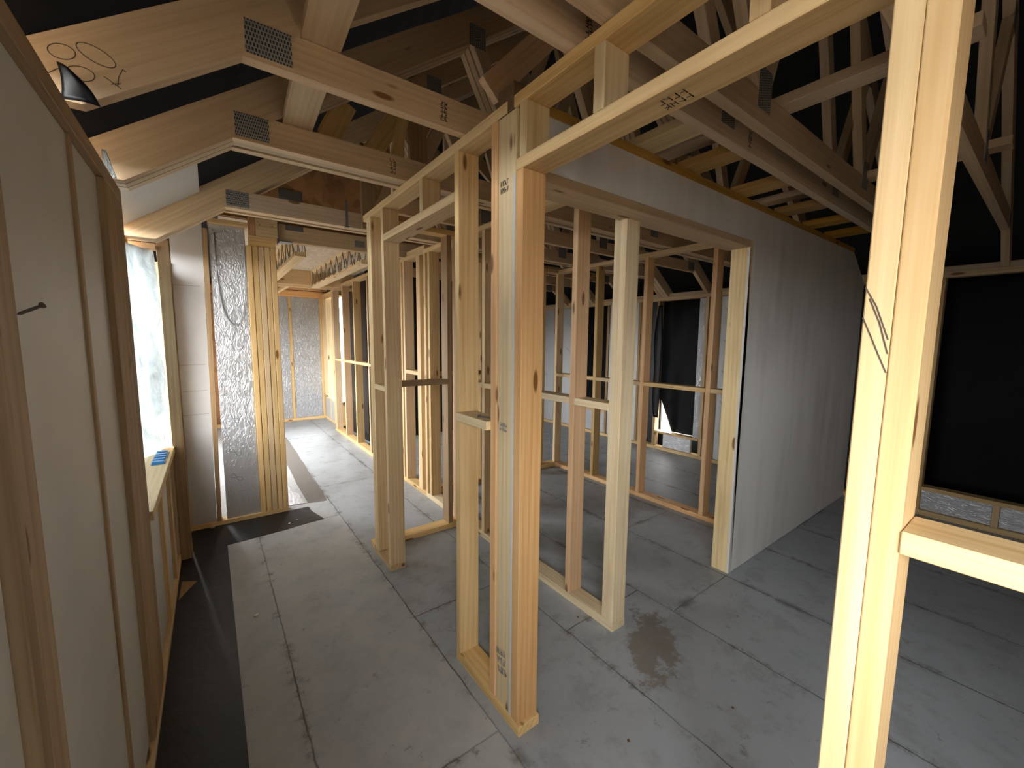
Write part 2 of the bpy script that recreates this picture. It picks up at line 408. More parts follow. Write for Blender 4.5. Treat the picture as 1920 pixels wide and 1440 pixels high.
# roof underlay over the rafters: two slopes
SL = .72; ZK = 1.543; XK = .08; XR = 1.57; RD = .12
def low(x): return ZK+SL*((x-XK) if x <= XR else (2*XR-x-XK))
def slope(name, xa, xb, ya, yb):
    za, zb = low(xa)+RD+.004, low(xb)+RD+.004
    def fn(u, v):
        y = ya+(yb-ya)*v; ph = (y/.4) % 1.0
        x = xa+(xb-xa)*u
        return (x, y, za+(zb-za)*u+.006*math.sin(math.pi*ph)*-1*0+.004*math.sin(x*9+y*3))
    return structure(sheet(name, fn, 30, 60, 'underlay', None, .002))
slope('ceiling', -.272, XR+.004, -2.55, 5.65)
slope('ceiling', XR-.004, 3.56, -2.55, 5.65)
# upper floor deck over the far corridor
structure(bx('ceiling', .07, 1.198, 2.692, 5.6, 1.635, 1.65, 'deck', None, 0))

# ------------------------------------------------------------------ trusses
def truss(y0, n, label, xmin=None, group='roof trusses', marks=()):
    t = thing('roof_truss', (XR, y0, 1.545), label, 'roof truss', group)
    for k in range(n):
        ya = y0+k*.0325; th = .028 if n == 1 else .0268; zj = (0, .0025, -.0015)[k]
        e = (0, th, 0)
        R0, R1 = (XK, 2*XR-XK)
        zt = ZK+.074; dx = .074/SL
        if xmin is None:
            pts = [(R0, ya, ZK+zj), (R1, ya, ZK+zj), (R1-dx, ya, zt+zj), (R0+dx, ya, zt+zj)]
        else:
            pts = [(xmin, ya, ZK), (R1, ya, ZK), (R1-dx, ya, zt), (xmin, ya, zt)]
        slab('bottom_chord', pts, e, 'truss', t, V((1, 0, 0)))
        for side in (0, 1):
            xs = (ZK-1.379)/SL; xs = XK-xs         # where the seat cut on the wall plate begins
            P = [(xs, 1.379), (XR, low(XR)), (XR, low(XR)+RD), (-.285, low(-.285)+RD), (-.285, 1.379)]
            if side == 0 and xmin is not None: P = [(xmin, low(xmin)), (XR, low(XR)), (XR, low(XR)+RD), (xmin, low(xmin)+RD)]
            if side == 1: P = [(2*XR-x, z) for x, z in [(xs, 1.4005), (XR, low(XR)), (XR, low(XR)+RD), (-.235, low(-.235)+RD), (-.235, 1.4005)]]
            slab('rafter', [(x, ya, z) for x, z in P], e, 'truss', t, V((1, 0, SL if side == 0 else -SL)))
        for s in (0, 1):
            f = (lambda x: x) if s == 0 else (lambda x: 2*XR-x)
            if s == 0 and xmin is not None and xmin > .9: continue
            board('web', (f(1.13), ya+th/2, 1.617), (f(.86), ya+th/2, low(.86)), .052, th, (0, 1, 0), 'truss', t)
            board('web', (f(1.14), ya+th/2, 1.617), (f(1.54), ya+th/2, low(1.54)), .052, th, (0, 1, 0), 'truss', t)
        if xmin is not None:
            board('web', (xmin+.03, ya+th/2, zt), (xmin+.03, ya+th/2, low(xmin+.03)), .055, th, (0, 1, 0), 'truss', t)
    for yy in (y0-.0014, ):
        if xmin is None: bx('nail_plate', .086, .167, yy, y0+.0002, 1.552, 1.613, 'plate', t, 0)
        bx('nail_plate', 2*XR-.167, 2*XR-.086, yy, y0+.0002, 1.552, 1.613, 'plate', t, 0)
        for xc in (1.14, 2.0):
            if xmin is None or xc > xmin+.1: bx('nail_plate', xc-.035, xc+.035, yy, y0+.0002, 1.575, 1.67, 'plate', t, 0)
        for xc in (.86, 2.28):
            if xmin is None or xc > xmin: bx('nail_plate', xc-.035, xc+.035, yy, y0+.0002, low(xc)-.025, low(xc)+.05, 'plate', t, 0)
    for i, xm in enumerate(marks):
        stamp(t, (xm, y0-.0003, 1.557), (0, 0, 1), (-1, 0, 0), (0, -1, 0), .048, .02, seed=int(y0*100)+i, r=.0010)
    return t
truss(.2, 1, 'dim roof truss passing behind the big doubled post in the foreground')
truss(.497, 1, 'grey-brown roof truss in the upper right, nearer of the close pair')
truss(.585, 1, 'roof truss resting near the plasterboard wall, joined to it by flat yellow noggins', marks=(.615, 1.28))
truss(.993, 1, 'single roof truss nearest the camera, with scribbled loops on its rafter foot', marks=(.52,))
truss(1.395, 3, 'triple-ply roof truss, second from the camera over the corridor', marks=(.535,))
truss(2.125, 3, 'triple-ply roof truss just in front of the foil-faced wall return', )
truss(1.76, 1, 'half-length roof truss between the two triple-ply trusses', xmin=.66)
truss(2.60, 1, 'half-length roof truss behind the cross partition, first beyond the gable panel', xmin=1.34)
truss(3.0, 1, 'half-length roof truss over the dark end room, next to last', xmin=1.34)
truss(3.4, 1, 'half-length roof truss over the dark end room, the last one', xmin=1.34)

# loops of marker pen on the nearest rafter foot
jt = [o for o in bpy.data.objects if o.name.startswith('roof_truss') and 'scribbled' in o.get('label', '')][0]
yy = .993-.0003
def ell(cx, cz, a, b, rot, n=20, t0=0, t1=6.28):
    return [(cx+a*math.cos(t)*math.cos(rot)-b*math.sin(t)*math.sin(rot), yy, cz+a*math.cos(t)*math.sin(rot)+b*math.sin(t)*math.cos(rot))
            for t in [t0+(t1-t0)*i/n for i in range(n+1)]]
loops = [ell(-.165, 1.452, .016, .011, .3), ell(-.146, 1.426, .017, .011, .2), ell(-.125, 1.462, .024, .012, -.35),
         [(-.100, yy, 1.437), (-.094, yy, 1.452), (-.09, yy, 1.449)], [(-.100, yy, 1.437), (-.102, yy, 1.424)],
         [(-.118, yy, 1.432), (-.098, yy, 1.420)], [(-.110, yy, 1.423), (-.098, yy, 1.428)],
         [(-.163, yy, 1.427), (-.172, yy, 1.424), (-.182, yy, 1.414)]]
stroke('marker_scribble', loops, .0006, 'ink', jt, (0, -1, 0), (-.13, yy, 1.43))

# boards lying over the chords and loose roof timbers
def loose(name, a, b, w, t, n, mat, label, cat='timber', group=None):
    o = board(name, a, b, w, t, n, mat); tag(o, label, cat, group); return o
loose('roof_binder', (.205, .55, 1.632), (.245, 1.44, 1.632), .078, .026, (0, 0, 1), 'truss', 'flat pale binder board lying across the truss chords above the corridor', 'binder board')
loose('roof_binder', (1.27, .15, 1.632), (1.27, 1.6, 1.632), .065, .026, (0, 0, 1), 'truss', 'flat binder board lying across the chords of the close truss pair, by the foreground post', 'binder board')
loose('roof_binder', (2.05, .15, 1.632), (2.05, 1.3, 1.632), .065, .026, (0, 0, 1), 'truss', 'flat binder board farther right across the dim truss chords', 'binder board')
# short struts in the roof opening over the corridor: posts and raking braces
for (y, lab) in ((1.495, 'over the near triple truss'), (2.095, 'in front of the second triple truss')):
    z0 = 1.62 if y < 2 else 1.5415
    t = thing('roof_strut', (.66, y, z0), 'upright roof stud with a raking brace, '+lab, 'roof strut', 'struts beside the roof opening')
    bx('post', .632, .698, y, y+T-.002, z0, low(.632), 'aged', t)
    board('brace', (.665, y+T*1.5, z0), (.80, y+T*1.5, z0+.27), .05, T-.002, (0, 1, 0), 'truss', t)
loose('raking_brace', (.33, 1.515, 1.62), (.412, 1.515, 1.79), .07, T, (0, 1, 0), 'pale', 'wide pale raking brace just left of centre in the roof opening, nearest the rafter feet', 'brace', 'raking braces in the roof opening')
loose('raking_brace', (.475, 1.545, 1.62), (.67, 1.545, 1.93), .064, T, (0, 1, 0), 'pale', 'second raking brace in the roof opening, between the wide pale one and the upright stud', 'brace', 'raking braces in the roof opening')
loose('raking_brace', (.573, 1.513, 1.625), (.612, 1.513, 1.80), .036, T, (0, 1, 0), 'pale', 'short thin brace meeting the left of the upright roof stud', 'brace', 'raking braces in the roof opening')
loose('raking_brace', (.69, 1.06, 1.72), (1.1, 1.06, 2.16), .075, T, (0, 1, 0), 'pink', 'pinkish raking brace high above the central post', 'brace', 'raking braces in the roof opening')
# flat noggins from the plasterboard wall plate to the truss
for i, x in enumerate((1.01, 1.255, 1.61, 2.0, 2.32, 2.62)):
    lab = ['nearest the central post', 'second from the central post', 'third from the central post', 'fourth from the central post', 'next to last toward the dark corner', 'last toward the dark corner'][i]
    o = bx('ceiling_noggin', x, x+.085, .612, .80, 1.557, 1.582, 'yellow' if i else 'white')
    tag(o, 'flat yellow noggin on top of the plasterboard wall, '+lab, 'noggin', 'flat noggins over the plasterboard wall')

# ------------------------------------------------------------------ partition A (corridor side), facing the camera's left
A = thing('stud_partition', (XA, .8, 0), 'stud partition with two doorways running along the corridor, holding the tall central post', 'stud partition', 'bare stud partitions')
def studA(y0, y1, z0=.028, z1=1.515, mat='pale', name='stud', x0=XA, x1=XA2): return bx(name, x0, x1, y0, y1, z0, z1, mat, A)
# near foreground doubled post
bx('bottom_plate', XA, XA2, -1.4, .1325, 0, .028, 'pale', A)
studA(.1085, .1325, mat='pale'); studA(.0835, .1078, mat='tan')
studA(-.35, -.325); studA(-.75, -.725); studA(-1.15, -1.125)
bx('noggin', XA-.004, XA2-.004, -.325, .083, .781, .806, 'pale', A)
bx('plasterboard_sheet', XA-.0085, XA-.0005, -1.4, -.332, .005, 1.545, 'plaster', A)  # unseen sheet, added to keep daylight off the right-hand room
# central post group
bx('bottom_plate', XA-.001, XA2+.001, .729, 1.052, 0, .028, 'pale', A)
bx('post_stud', XA, XA2, .738, .7655, .0285, 1.378, 'pink', A)
bx('post_stud', XA+.003, XA+.003+T, .7675, .8375, .0285, 1.515, 'white', A)
bx('post_stud', XA2-T, XA2, .7675, .8375, .0285, 1.515, 'pale', A)
bx('post_stud', XA, XA2, .8385, .865, .0285, 1.515, 'pink', A)
bx('sealant_strip', XA+.0008, XA+.003, .7672, .7760, .03, 1.375, 'joint', A, 0)
studA(1.028, 1.052, mat='pale')
bx('noggin', XA-.012, XA2-.012, .8655, 1.0275, .768, .792, 'white', A)
# header of the near doorway with its cripples
bx('door_header', XA, XA2, .133, .765, 1.3785, 1.404, 'pale', A)
studA(.728, .753, 1.4045, 1.515, 'white', 'cripple_stud'); studA(.513, .538, 1.4045, 1.515, 'white', 'cripple_stud'); studA(.25, .275, 1.4045, 1.515, 'pale', 'cripple_stud')
# header of the far doorway
bx('door_header', XA, XA2, 1.0525, 1.6365, 1.387, 1.413, 'pale', A)
studA(1.264, 1.288, 1.4135, 1.515, 'pale', 'cripple_stud')
# stub beyond the far doorway
bx('bottom_plate', XA, XA2, 1.637, 1.858, 0, .028, 'pale', A)
studA(1.637, 1.662, mat='pale'); studA(1.79, 1.8155, mat='pale'); studA(1.8165, 1.842, mat='white')
bx('noggin', XA, XA2, 1.663, 1.789, .783, .806, 'white', A)
# top plates
bx('top_plate', XA, XA2, .8, 1.89, 1.5155, 1.541, 'pale', A)
bx('top_plate', XA, XA2, -1.4, .775, 1.5155, 1.541, 'pale', A)
bx('packing_block', XA+.001, XA2, .776, .838, 1.5155, 1.575, 'stained', A)
stamp(A, (XA+.003-.0003, .827, 1.345), (0, -1, 0), (0, 0, 1), (-1, 0, 0), .034, .032, 3)
stamp(A, (XA+.003-.0003, .825, .775), (0, -1, 0), (0, 0, 1), (-1, 0, 0), .030, .024, 4, mat='ink_faint')
stamp(A, (XA+.003-.0003, .822, .115), (0, -1, .2), (0, .2, 1), (-1, 0, 0), .040, .075, 5, mat='ink_faint', rows=3, name='marker_scribble')
stamp(A, (XA+.02, .375, 1.3782), (0, 1, 0), (1, 0, 0), (0, 0, -1), .05, .036, 6)
stroke('knot_scar', [[(XA-.0002, .1322, 1.028), (XA-.0002, .124, 1.008), (XA-.0002, .117, .990), (XA-.0002, .1088, .970)], [(XA-.0002, .1322, 1.060), (XA-.0002, .122, 1.040), (XA-.0002, .110, 1.005)], [(XA-.0002, .128, 1.048), (XA-.0002, .118, 1.022), (XA-.0002, .1092, .990)]], .0007, 'ink', A, (-1, 0, 0), (XA, .12, 1.0))
# bolt lying on the noggin beside the post
def rod(name, a, b, r, mat, parent=None, head=0.0, n=10):
    a, b = V(a)*S, V(b)*S; m = frame(b-a, (0, 0, 1) if abs((b-a).normalized().z) < .9 else (1, 0, 0), (a+b)/2); L = (b-a).length
    bm = bmesh.new()
    rings = [(-L/2, r*S), (L/2, r*S)]
    if head: rings = [(-L/2-.003, head*S*.3), (-L/2-.003, head*S), (-L/2, head*S), (-L/2+.0005, r*S), (L/2-.004, r*S), (L/2, r*S*.2)]
    R = []
    for x, q in rings: R.append([bm.verts.new((x, q*math.cos(6.2832*i/n), q*math.sin(6.2832*i/n))) for i in range(n)])
    for p, q in zip(R[:-1], R[1:]):
        for i in range(n): bm.faces.new((p[i], p[(i+1) % n], q[(i+1) % n], q[i]))
    bm.faces.new(R[0]); bm.faces.new(R[-1])
    return finish(name, bm, mat, parent, m)
o = rod('nail', (XA+.004, .925, .7945), (XA+.012, .8665, .7985), .0022, 'steel', None, .0055); tag(o, 'bent steel nail resting on the noggin beside the central post', 'nail')

# ------------------------------------------------------------------ cross piece C and long partition B/D
Cw = thing('stud_partition', (.8, 1.86, 0), 'short cross partition closing the cupboard behind the far doorway', 'stud partition', 'bare stud partitions')
bx('bottom_plate', XA2-.06, 1.058, 1.8585, 1.924, 0, .028, 'pale', Cw)
bx('top_plate', XA2+.0005, 1.058, 1.8585, 1.924, 1.5155, 1.541, 'pale', Cw)
bx('stud', XA2-.04, XA2-.0145, 1.8585, 1.924, .0285, 1.515, 'pale', Cw)
bx('stud', .967, .9925, 1.8585, 1.924, .0285, 1.515, 'aged', Cw)
bx('stud', 1.030, 1.0555, 1.8585, 1.924, .0285, 1.515, 'pink', Cw)
bx('noggin', XA2-.014, .9665, 1.8585, 1.924, .775, .800, 'aged', Cw)

XB = 1.06; XB2 = XB+D
B = thing('stud_partition', (XB, .85, 0), 'long stud partition whose doubled end post stands in the middle of the open floor', 'stud partition', 'bare stud partitions')
bx('bottom_plate', XB, XB2, .836, 2.345, 0, .03, 'white', B)
bx('stud', XB, XB2, .838, .8625, 0.0305, 1.405, 'white', B)
bx('stud', XB+.002, XB2-.001, .8635, .888, .0305, 1.405, 'white', B)
bx('stud', XB, XB2, 1.048, 1.073, .0305, 1.515, 'pink', B)
for y in (1.35, 1.655): bx('stud', XB, XB2, y, y+T, .0305, 1.515, 'pale', B)
bx('stud', XB, XB2, 1.935, 1.96, .0305, 1.515, 'pink', B)
for y, m_ in ((2.262, 'pale'), (2.318, 'pale')): bx('stud', XB, XB2, y, y+T, .0305, 1.515, m_, B)
prev = .888
for y in (1.048, 1.35, 1.655, 1.935): bx('noggin', XB, XB2, prev+.0005, y-.0005, .768, .793, 'white', B); prev = y+T
bx('top_plate', XB, XB2, .868, 2.345, 1.5155, 1.541, 'pale', B)
Dp = thing('stud_partition', (XB, 3.5, 0), 'far stretch of stud partition lining the corridor up to the bright end window', 'stud partition', 'bare stud partitions')
bx('bottom_plate', XB, XB2, 2.346, 4.69, 0, .03, 'pale', Dp)
for i, y in enumerate((2.40, 2.427, 2.65, 2.70, 3.05, 3.45, 3.85, 4.23, 4.62, 4.66)):
    bx('stud', XB, XB2, y, y+T, .0305, 1.515, ('pale', 'pink', 'truss')[i % 3], Dp)
prev = 2.4525
for y in (2.65, 3.05, 3.45, 3.85, 4.23, 4.62): bx('noggin', XB, XB2, prev+.0005, y-.0005, .772, .797, 'pale', Dp); prev = y+T if y > 3 else 2.7255
bx('top_plate', XB, XB2, 2.346, 4.69, 1.5155, 1.541, 'pale', Dp)
bx('packing_piece', XB, XB2, 2.33, 2.60, 1.5415, 1.566, 'pale', Dp)

# ------------------------------------------------------------------ cross partition X and partition E
Xp = thing('stud_partition', (1.6, 2.38, 0), 'cross stud partition at the back of the middle room', 'stud partition', 'bare stud partitions')
bx('bottom_plate', XB2+.001, 2.178, 2.352, 2.417, 0, .03, 'pale', Xp)
bx('top_plate', XB2+.001, 2.178, 2.352, 2.417, 1.5155, 1.541, 'pale', Xp)
for x in (1.14, 1.475, 1.80, 2.03): bx('stud', x, x+T, 2.352, 2.417, .0305, 1.515, 'pale', Xp)
bx('noggin', 1.166, 1.474, 2.352, 2.417, .77, .795, 'aged', Xp); bx('noggin', 1.826, 2.029, 2.352, 2.417, .80, .825, 'yellow', Xp)
XE = 2.18; XE2 = XE+D
Ep = thing('stud_partition', (XE, 1.5, 0), 'stud partition beyond the plasterboard jamb, with a stamped rail across its middle', 'stud partition', 'bare stud partitions')
bx('bottom_plate', XE, XE2, .855, 2.417, 0, .027, 'pink', Ep)
bx('top_plate', XE, XE2, .855, 2.417, 1.5155, 1.541, 'pale', Ep)
ys = (.857, 1.125, 1.553, 1.95, 2.357)
for y in ys: bx('stud', XE, XE2, y, y+T, .0275, 1.515, 'pink' if y in (1.125, 1.553) else 'pale', Ep)
for a, b in zip(ys[:-1], ys[1:]): bx('noggin', XE, XE2, a+T+.0005, b-.0005, .724, .748, 'pale', Ep)
stamp(Ep, (XE-.0003, 1.37, .731), (0, -1, 0), (0, 0, 1), (-1, 0, 0), .03, .010, 8, rows=1)

# ------------------------------------------------------------------ plasterboard wall with its doorway head
P = thing('plasterboard_partition', (2.4, .8, 0), 'plasterboard-faced partition with a pale timber jamb and a boarded door head', 'partition wall')
yb0, yb1 = .776, .785; ys0, ys1 = .7855, .851
slab('plasterboard_sheet', [(1.800, yb1, 0.002), (3.31, yb1, 0.002), (3.31, yb1, 1.375), (3.06, yb1, 1.53), (1.800, yb1, 1.53)], (0, yb0-yb1, 0), 'plaster', P, V((1, 0, 0)))
slab('plasterboard_sheet', [(1.752, yb1, 0.002), (1.7992, yb1, 0.002), (1.7992, yb1, 1.53), (.6385, yb1, 1.53), (.6385, yb1, 1.405), (1.752, yb1, 1.405)], (0, yb0-yb1, 0), 'plaster', P, V((1, 0, 0)))
bx('top_plate', .6385, 3.06, .775, .862, 1.5305, 1.556, 'yellow', P)
bx('head_beam', .6385, 1.778, ys0, ys1, 1.4055, 1.53, 'truss', P)
bx('head_lining', .6385, 1.7525, yb0, .870, 1.380, 1.405, 'truss', P)
bx('jamb_stud', 1.7525, 1.778, ys0-.0095, ys1, .0, 1.4045, 'white', P)
for x in (2.1, 2.5, 2.9, 3.27): bx('stud', x, x+T, ys0, ys1, .028, 1.53 if x < 3 else 1.37, 'pale', P)
bx('bottom_plate', 1.779, 3.31, ys0, ys1, 0, .0275, 'pale', P)

# ------------------------------------------------------------------ left wall framing and infill boards
Lw = thing('stud_wall_frame', (-.2, 1.2, 0), 'outer stud wall frame on the daylit side, close beside the camera', 'stud wall')
xl0, xl1 = -.262, -.16
def L(name, y0, y1, z0, z1, mat='aged', x0=xl0, x1=xl1): return bx(name, x0, x1, y0, y1, z0, z1, mat, Lw)
L('bottom_plate', -2.5, 2.598, 0, .03, 'pale')
L('top_plate', -2.5, 1.442, 1.333, 1.365, 'aged')
for y in (-1.3, -1.027, -.058): L('stud', y, y+T, .0305, 1.332)
L('window_sill', -1.0005, -.0585, .672, .70)
L('stud', .578, .604, .0305, 1.332); L('stud', .605, .650, .0305, 1.332)
L('stud', .998, 1.018, .0305, 1.332, 'aged', xl0, -.168)
for y in (1.222, 1.277, 1.332, 1.387): L('stud', y, y+.0545, .0305, 1.332)
L('window_sill', 1.4425, 2.42, .4985, .526, 'pale', -.262, -.152)
L('lintel', 1.4425, 2.198, 1.3565, 1.3785, 'pink', -.262, -.236)
L('lintel', 2.2285, 2.271, 1.356, 1.3785, 'pink', -.262, -.158)
for y in (1.75, 2.05, 2.2755): L('cripple_stud', y, y+T, .0305, .498, 'pale')
L('stud', 2.421, 2.447, .0305, 1.332, 'pale')
bx('batten_post', -.1595, -.119, 2.272, 2.298, .0, 1.405, 'aged', Lw)
def infill(y0, y1, z0, z1, mat, lab, xf=-.172, g='boards between the left wall studs'):
    o = bx('insulation_board', -.25, xf, y0, y1, z0, z1, mat, None, .001); tag(o, lab, 'insulation board', g); return o
infill(-.0315, .577, .032, 1.331, 'greyboard', 'grey-white insulation board between the two nearest left wall studs, cut by the picture edge')
ib = infill(.651, .9975, .032, 1.331, 'greyboard', 'broad grey-white board with a nail sticking out, on the left wall')
infill(1.0185, 1.2215, .032, 1.331, 'greyboard', 'narrow grey board beside the near window jamb')
infill(1.443, 1.749, .032, .497, 'foil_dull', 'dull foil board under the window, nearest the camera', g='foil boards under the window')
infill(1.777, 2.049, .032, .497, 'foil_dull', 'dull foil board in the middle under the window', g='foil boards under the window')
infill(2.077, 2.274, .032, .497, 'foil_dull', 'dull foil board at the far end under the window', g='foil boards under the window')
infill(2.448, 2.597, .032, 1.331, 'greyboard', 'slim grey board in the corner behind the wall return')
o = rod('nail', (-.150, .685, 1.034), (-.171, .694, 1.0235), .0018, 'steel', None, .0035); tag(o, 'long nail sticking out of the grey-white left wall board', 'nail')

# crumpled silver film over the window
def filmfn(u, v):
    y = 1.444+(2.271-1.444)*u; z = .527+(1.3555-.527)*v
    x = -.245+.078*max(0, (u-.8)/.2)**1.3
    x += .006*math.sin(u*17+v*5)*math.sin(v*9+1)+.005*math.sin(u*31-v*13)+.004*math.sin(v*37+u*7)*(1-v)+.006*math.sin((u+v)*23)*(.3+.7*(1-v))
    if u > .97: x = min(x, -.163)
    return (x, y, z)
o = sheet('window_film', filmfn, 60, 70, 'film', None, .0006, (-.2, 1.9, .9)); tag(o, 'crumpled silver translucent film hung over the window opening', 'window film')
# drawn triangle on the film
pts3 = [(-.163-.0, 2.235, .985), (-.176, 2.15, .985-.02), (-.168, 2.20, .87)]
# blue plastic packers on the sill
bp = thing('plastic_packer', (-.185, 2.15, .527), 'bright blue slotted plastic packer lying on the window sill', 'plastic packer')
bx('base_strip', -.203, -.163, 1.97, 2.17, .5268, .530, 'blue', bp, .0005)
for i in range(5): bx('tooth', -.201, -.166, 1.975+i*.042, 1.997+i*.042, .530, .537, 'blue', bp, .0005)

# white board closing the roof void over the corner
o = slab('cavity_board', [(-.235, 1.502, low(-.235)+RD-.0005), (-.002, 1.502, low(-.002)+RD-.0005), (-.002, 1.502, low(-.002)+RD-.022), (-.235, 1.502, low(-.235)+RD-.022)], (0, .615, 0), 'whiteboard', None, V((1, 0, SL)))
tag(o, 'pale grey board tucked up under the roof slope between the two triple trusses', 'insulation board')

# eaves scraps of membrane
def flap(u, v):
    x = -.167+(.020+.026*(1-v))*u+.004*math.sin(v*3); z = 1.369+(.052-.014*u)*v
    return (x, .968-.012*math.sin(u*2.5)-.01*math.sin(v*2.2), z)
o = sheet('membrane_flap', flap, 8, 8, 'black', None, .0008, (-.15, .95, 1.4)); tag(o, 'torn black membrane flap curling over the wall plate at the first rafter', 'membrane')
def flap2(u, v): return (-.175+.02*u*(1-v*.6), 1.36-.02*math.sin(v*2), 1.37+.055*v)
o = sheet('membrane_flap', flap2, 5, 8, 'film', None, .0006, (-.17, 1.36, 1.4)); tag(o, 'pale blue scrap of film at the eaves by the triple truss', 'membrane')

# ------------------------------------------------------------------ wall return (nib) with foil board and stud stack
N = thing('stud_wall_return', (.1, 2.6, 0), 'short wall return facing the camera, ending in a stack of five studs', 'stud wall')
y0, y1 = 2.60, 2.664
bx('bottom_plate', -.155, .3155, y0, y1, 0, .022, 'pale', N)
board('stud', (-.014, (y0+y1)/2, .0225), (.008, (y0+y1)/2, 1.545), .021, D, (0, 1, 0), 'aged', N)
bx('stud', -.1545, -.133, y0, y1, .0225, 1.36, 'aged', N)
for i in range(5):
    xa = .1775+i*.0277
    bx('stud', xa, xa+.0258, y0+(.002 if i % 2 else 0), y1, .0225, 1.487, 'pale' if i % 2 else 'tan', N, .003)
bx('cap_plate', .193, .316, y0, y1, 1.4875, 1.513, 'pale', N); bx('cap_plate', .193, .322, y0, y1, 1.5135, 1.541, 'pale', N)
bx('top_plate', .02, .19, y0, y1, 1.575, 1.60, 'pale', N)
bx('cap_block', .225, .328, y0, y0+.03, 1.5415, 1.634, 'pale', N)
bx('cap_block', .193, .224, y0, y0+.03, 1.5415, 1.634, 'osb', N)
for x in (.245, .303): rod('nail_head', (x, 2.598, 1.60), (x, 2.601, 1.60), .0035, 'steel', N)
o = slab('insulation_board', [(-.1325, 2.612, .0225), (-.026, 2.612, .0225), (-.003, 2.612, 1.60), (-.1325, 2.612, 1.505)], (0, .048, 0), 'whiteboard', None, V((0, 0, 1))); tag(o, 'smooth white insulation board in the wall return, next to the window corner', 'insulation board')
stroke('cut_line', [[(-.132, 2.6118, z), (-.027, 2.6118, z+.002)] for z in (1.256, .862, .728, .606)], .0008, 'ink_faint', o, (0, -1, 0), (-.08, 2.6118, .9))
def foilboard(x0, x1, y, z0, z1, lab, marks, dirn='y', mat='foil', thick=.03, facing=-1, s=.03, slantu=(.8, -.55), grp='foil-faced insulation boards'):
    """dirn y: board faces -y; dirn x: board faces -x and x0,x1 are its y range, y its x face"""
    if dirn == 'y':
        o = bx('foil_insulation_board', x0, x1, y, y+thick, z0, z1, mat, None, .001)
        L_ = [eight((cx, y-.0003, cz), (slantu[0], 0, slantu[1]), (-slantu[1]*.7, 0, slantu[0]*.7), s) for cx, cz in marks]; n = (0, -1, 0)
    else:
        o = bx('foil_insulation_board', y, y+thick, x0, x1, z0, z1, mat, None, .001)
        L_ = [eight((y-.0003, cx, cz), (0, -slantu[0], slantu[1]), (0, -slantu[1]*.7, slantu[0]*.7), s) for cx, cz in marks]; n = (-1, 0, 0)
    tag(o, lab, 'insulation board', grp)
    if L_: stroke('printed_loop', L_, .0010, 'ink_faint', o, n, L_[0][0])
    return o
foilboard(.0205, .176, 2.613, .0225, 1.574, 'crinkled silver foil board between the leaning stud and the stud stack', [(.075, z) for z in (1.01, .78, .57, .385, .245)])
# loose fold of foil tape drooping over the nib board
def tape(u, v):
    a = u*math.pi
    cx, cz = .108, 1.40
    x = cx+.062*math.cos(math.pi-a)*(1 if v < 2 else 1); z = cz+.13-.46*math.sin(a)**.55 if 0 < a < math.pi else cz+.13
    return (x+(.006*(v-.5))*1.0*(1 if u < .5 else 1), 2.606-.004*math.sin(v*3.14), z+.010*(v-.5))
o = sheet('foil_tape', tape, 30, 3, 'foil_dull', None, .0008, (.1, 2.6, 1.4)); tag(o, 'long loop of foil tape drooping down the crinkled foil board', 'foil tape')

# ------------------------------------------------------------------ far corridor end
Fw = thing('stud_wall_frame', (.8, 5.5, 0), 'stud wall frame at the bright far end of the corridor', 'stud wall')
y0, y1 = 5.5, 5.57
bx('bottom_plate', -.25, 1.19, y0, y1, 0, .03, 'pale', Fw); bx('top_plate', -.25, 1.19, y0, y1, 1.495, 1.57, 'pink', Fw)
for x in (-.2, .3, .765, 1.105): bx('stud', x, x+(.028 if x < 1 else .045), y0, y1, .0305, 1.4945, 'pale', Fw)
foilboard(.3285, .7645, 5.512, .031, 1.494, 'silver foil board at the far corridor end, partly behind the stud stack', [(.62, z) for z in (1.2, .9, .6)], s=.05, mat='foil_far')
foilboard(.7935, 1.1045, 5.512, .031, 1.494, 'tall silver foil board at the far corridor end, beside the bright window', [(.97, z) for z in (1.38, 1.17, .97, .75, .52, .30)], s=.085, mat='foil_far')
Sw = thing('window_wall_frame', (1.16, 5.1, 0), 'low framed wall with a pale window reveal at the far right of the corridor', 'stud wall')
bx('bottom_plate', 1.13, 1.198, 4.70, 5.499, 0, .03, 'pale', Sw)
bx('window_sill', 1.11, 1.198, 4.70, 5.30, .275, .30, 'white', Sw)
bx('window_jamb', 1.13, 1.198, 5.28, 5.499, .3005, 1.47, 'white', Sw)
bx('lintel', 1.13, 1.198, 4.70, 5.499, 1.4705, 1.54, 'pale', Sw)
for y in (4.8, 5.0, 5.2): bx('cripple_stud', 1.13, 1.198, y, y+T, .0305, .2745, 'pale', Sw)
for i, (a, b) in enumerate(((4.83, 4.995), (5.03, 5.195), (5.23, 5.49))):
    o = bx('insulation_board', 1.135, 1.19, a, b, .0305, .274, 'foil_dull', None, .001)
    tag(o, 'small board below the far corridor window, '+['nearest the studs', 'middle one', 'nearest the end wall'][i], 'insulation board', 'boards below the far window')
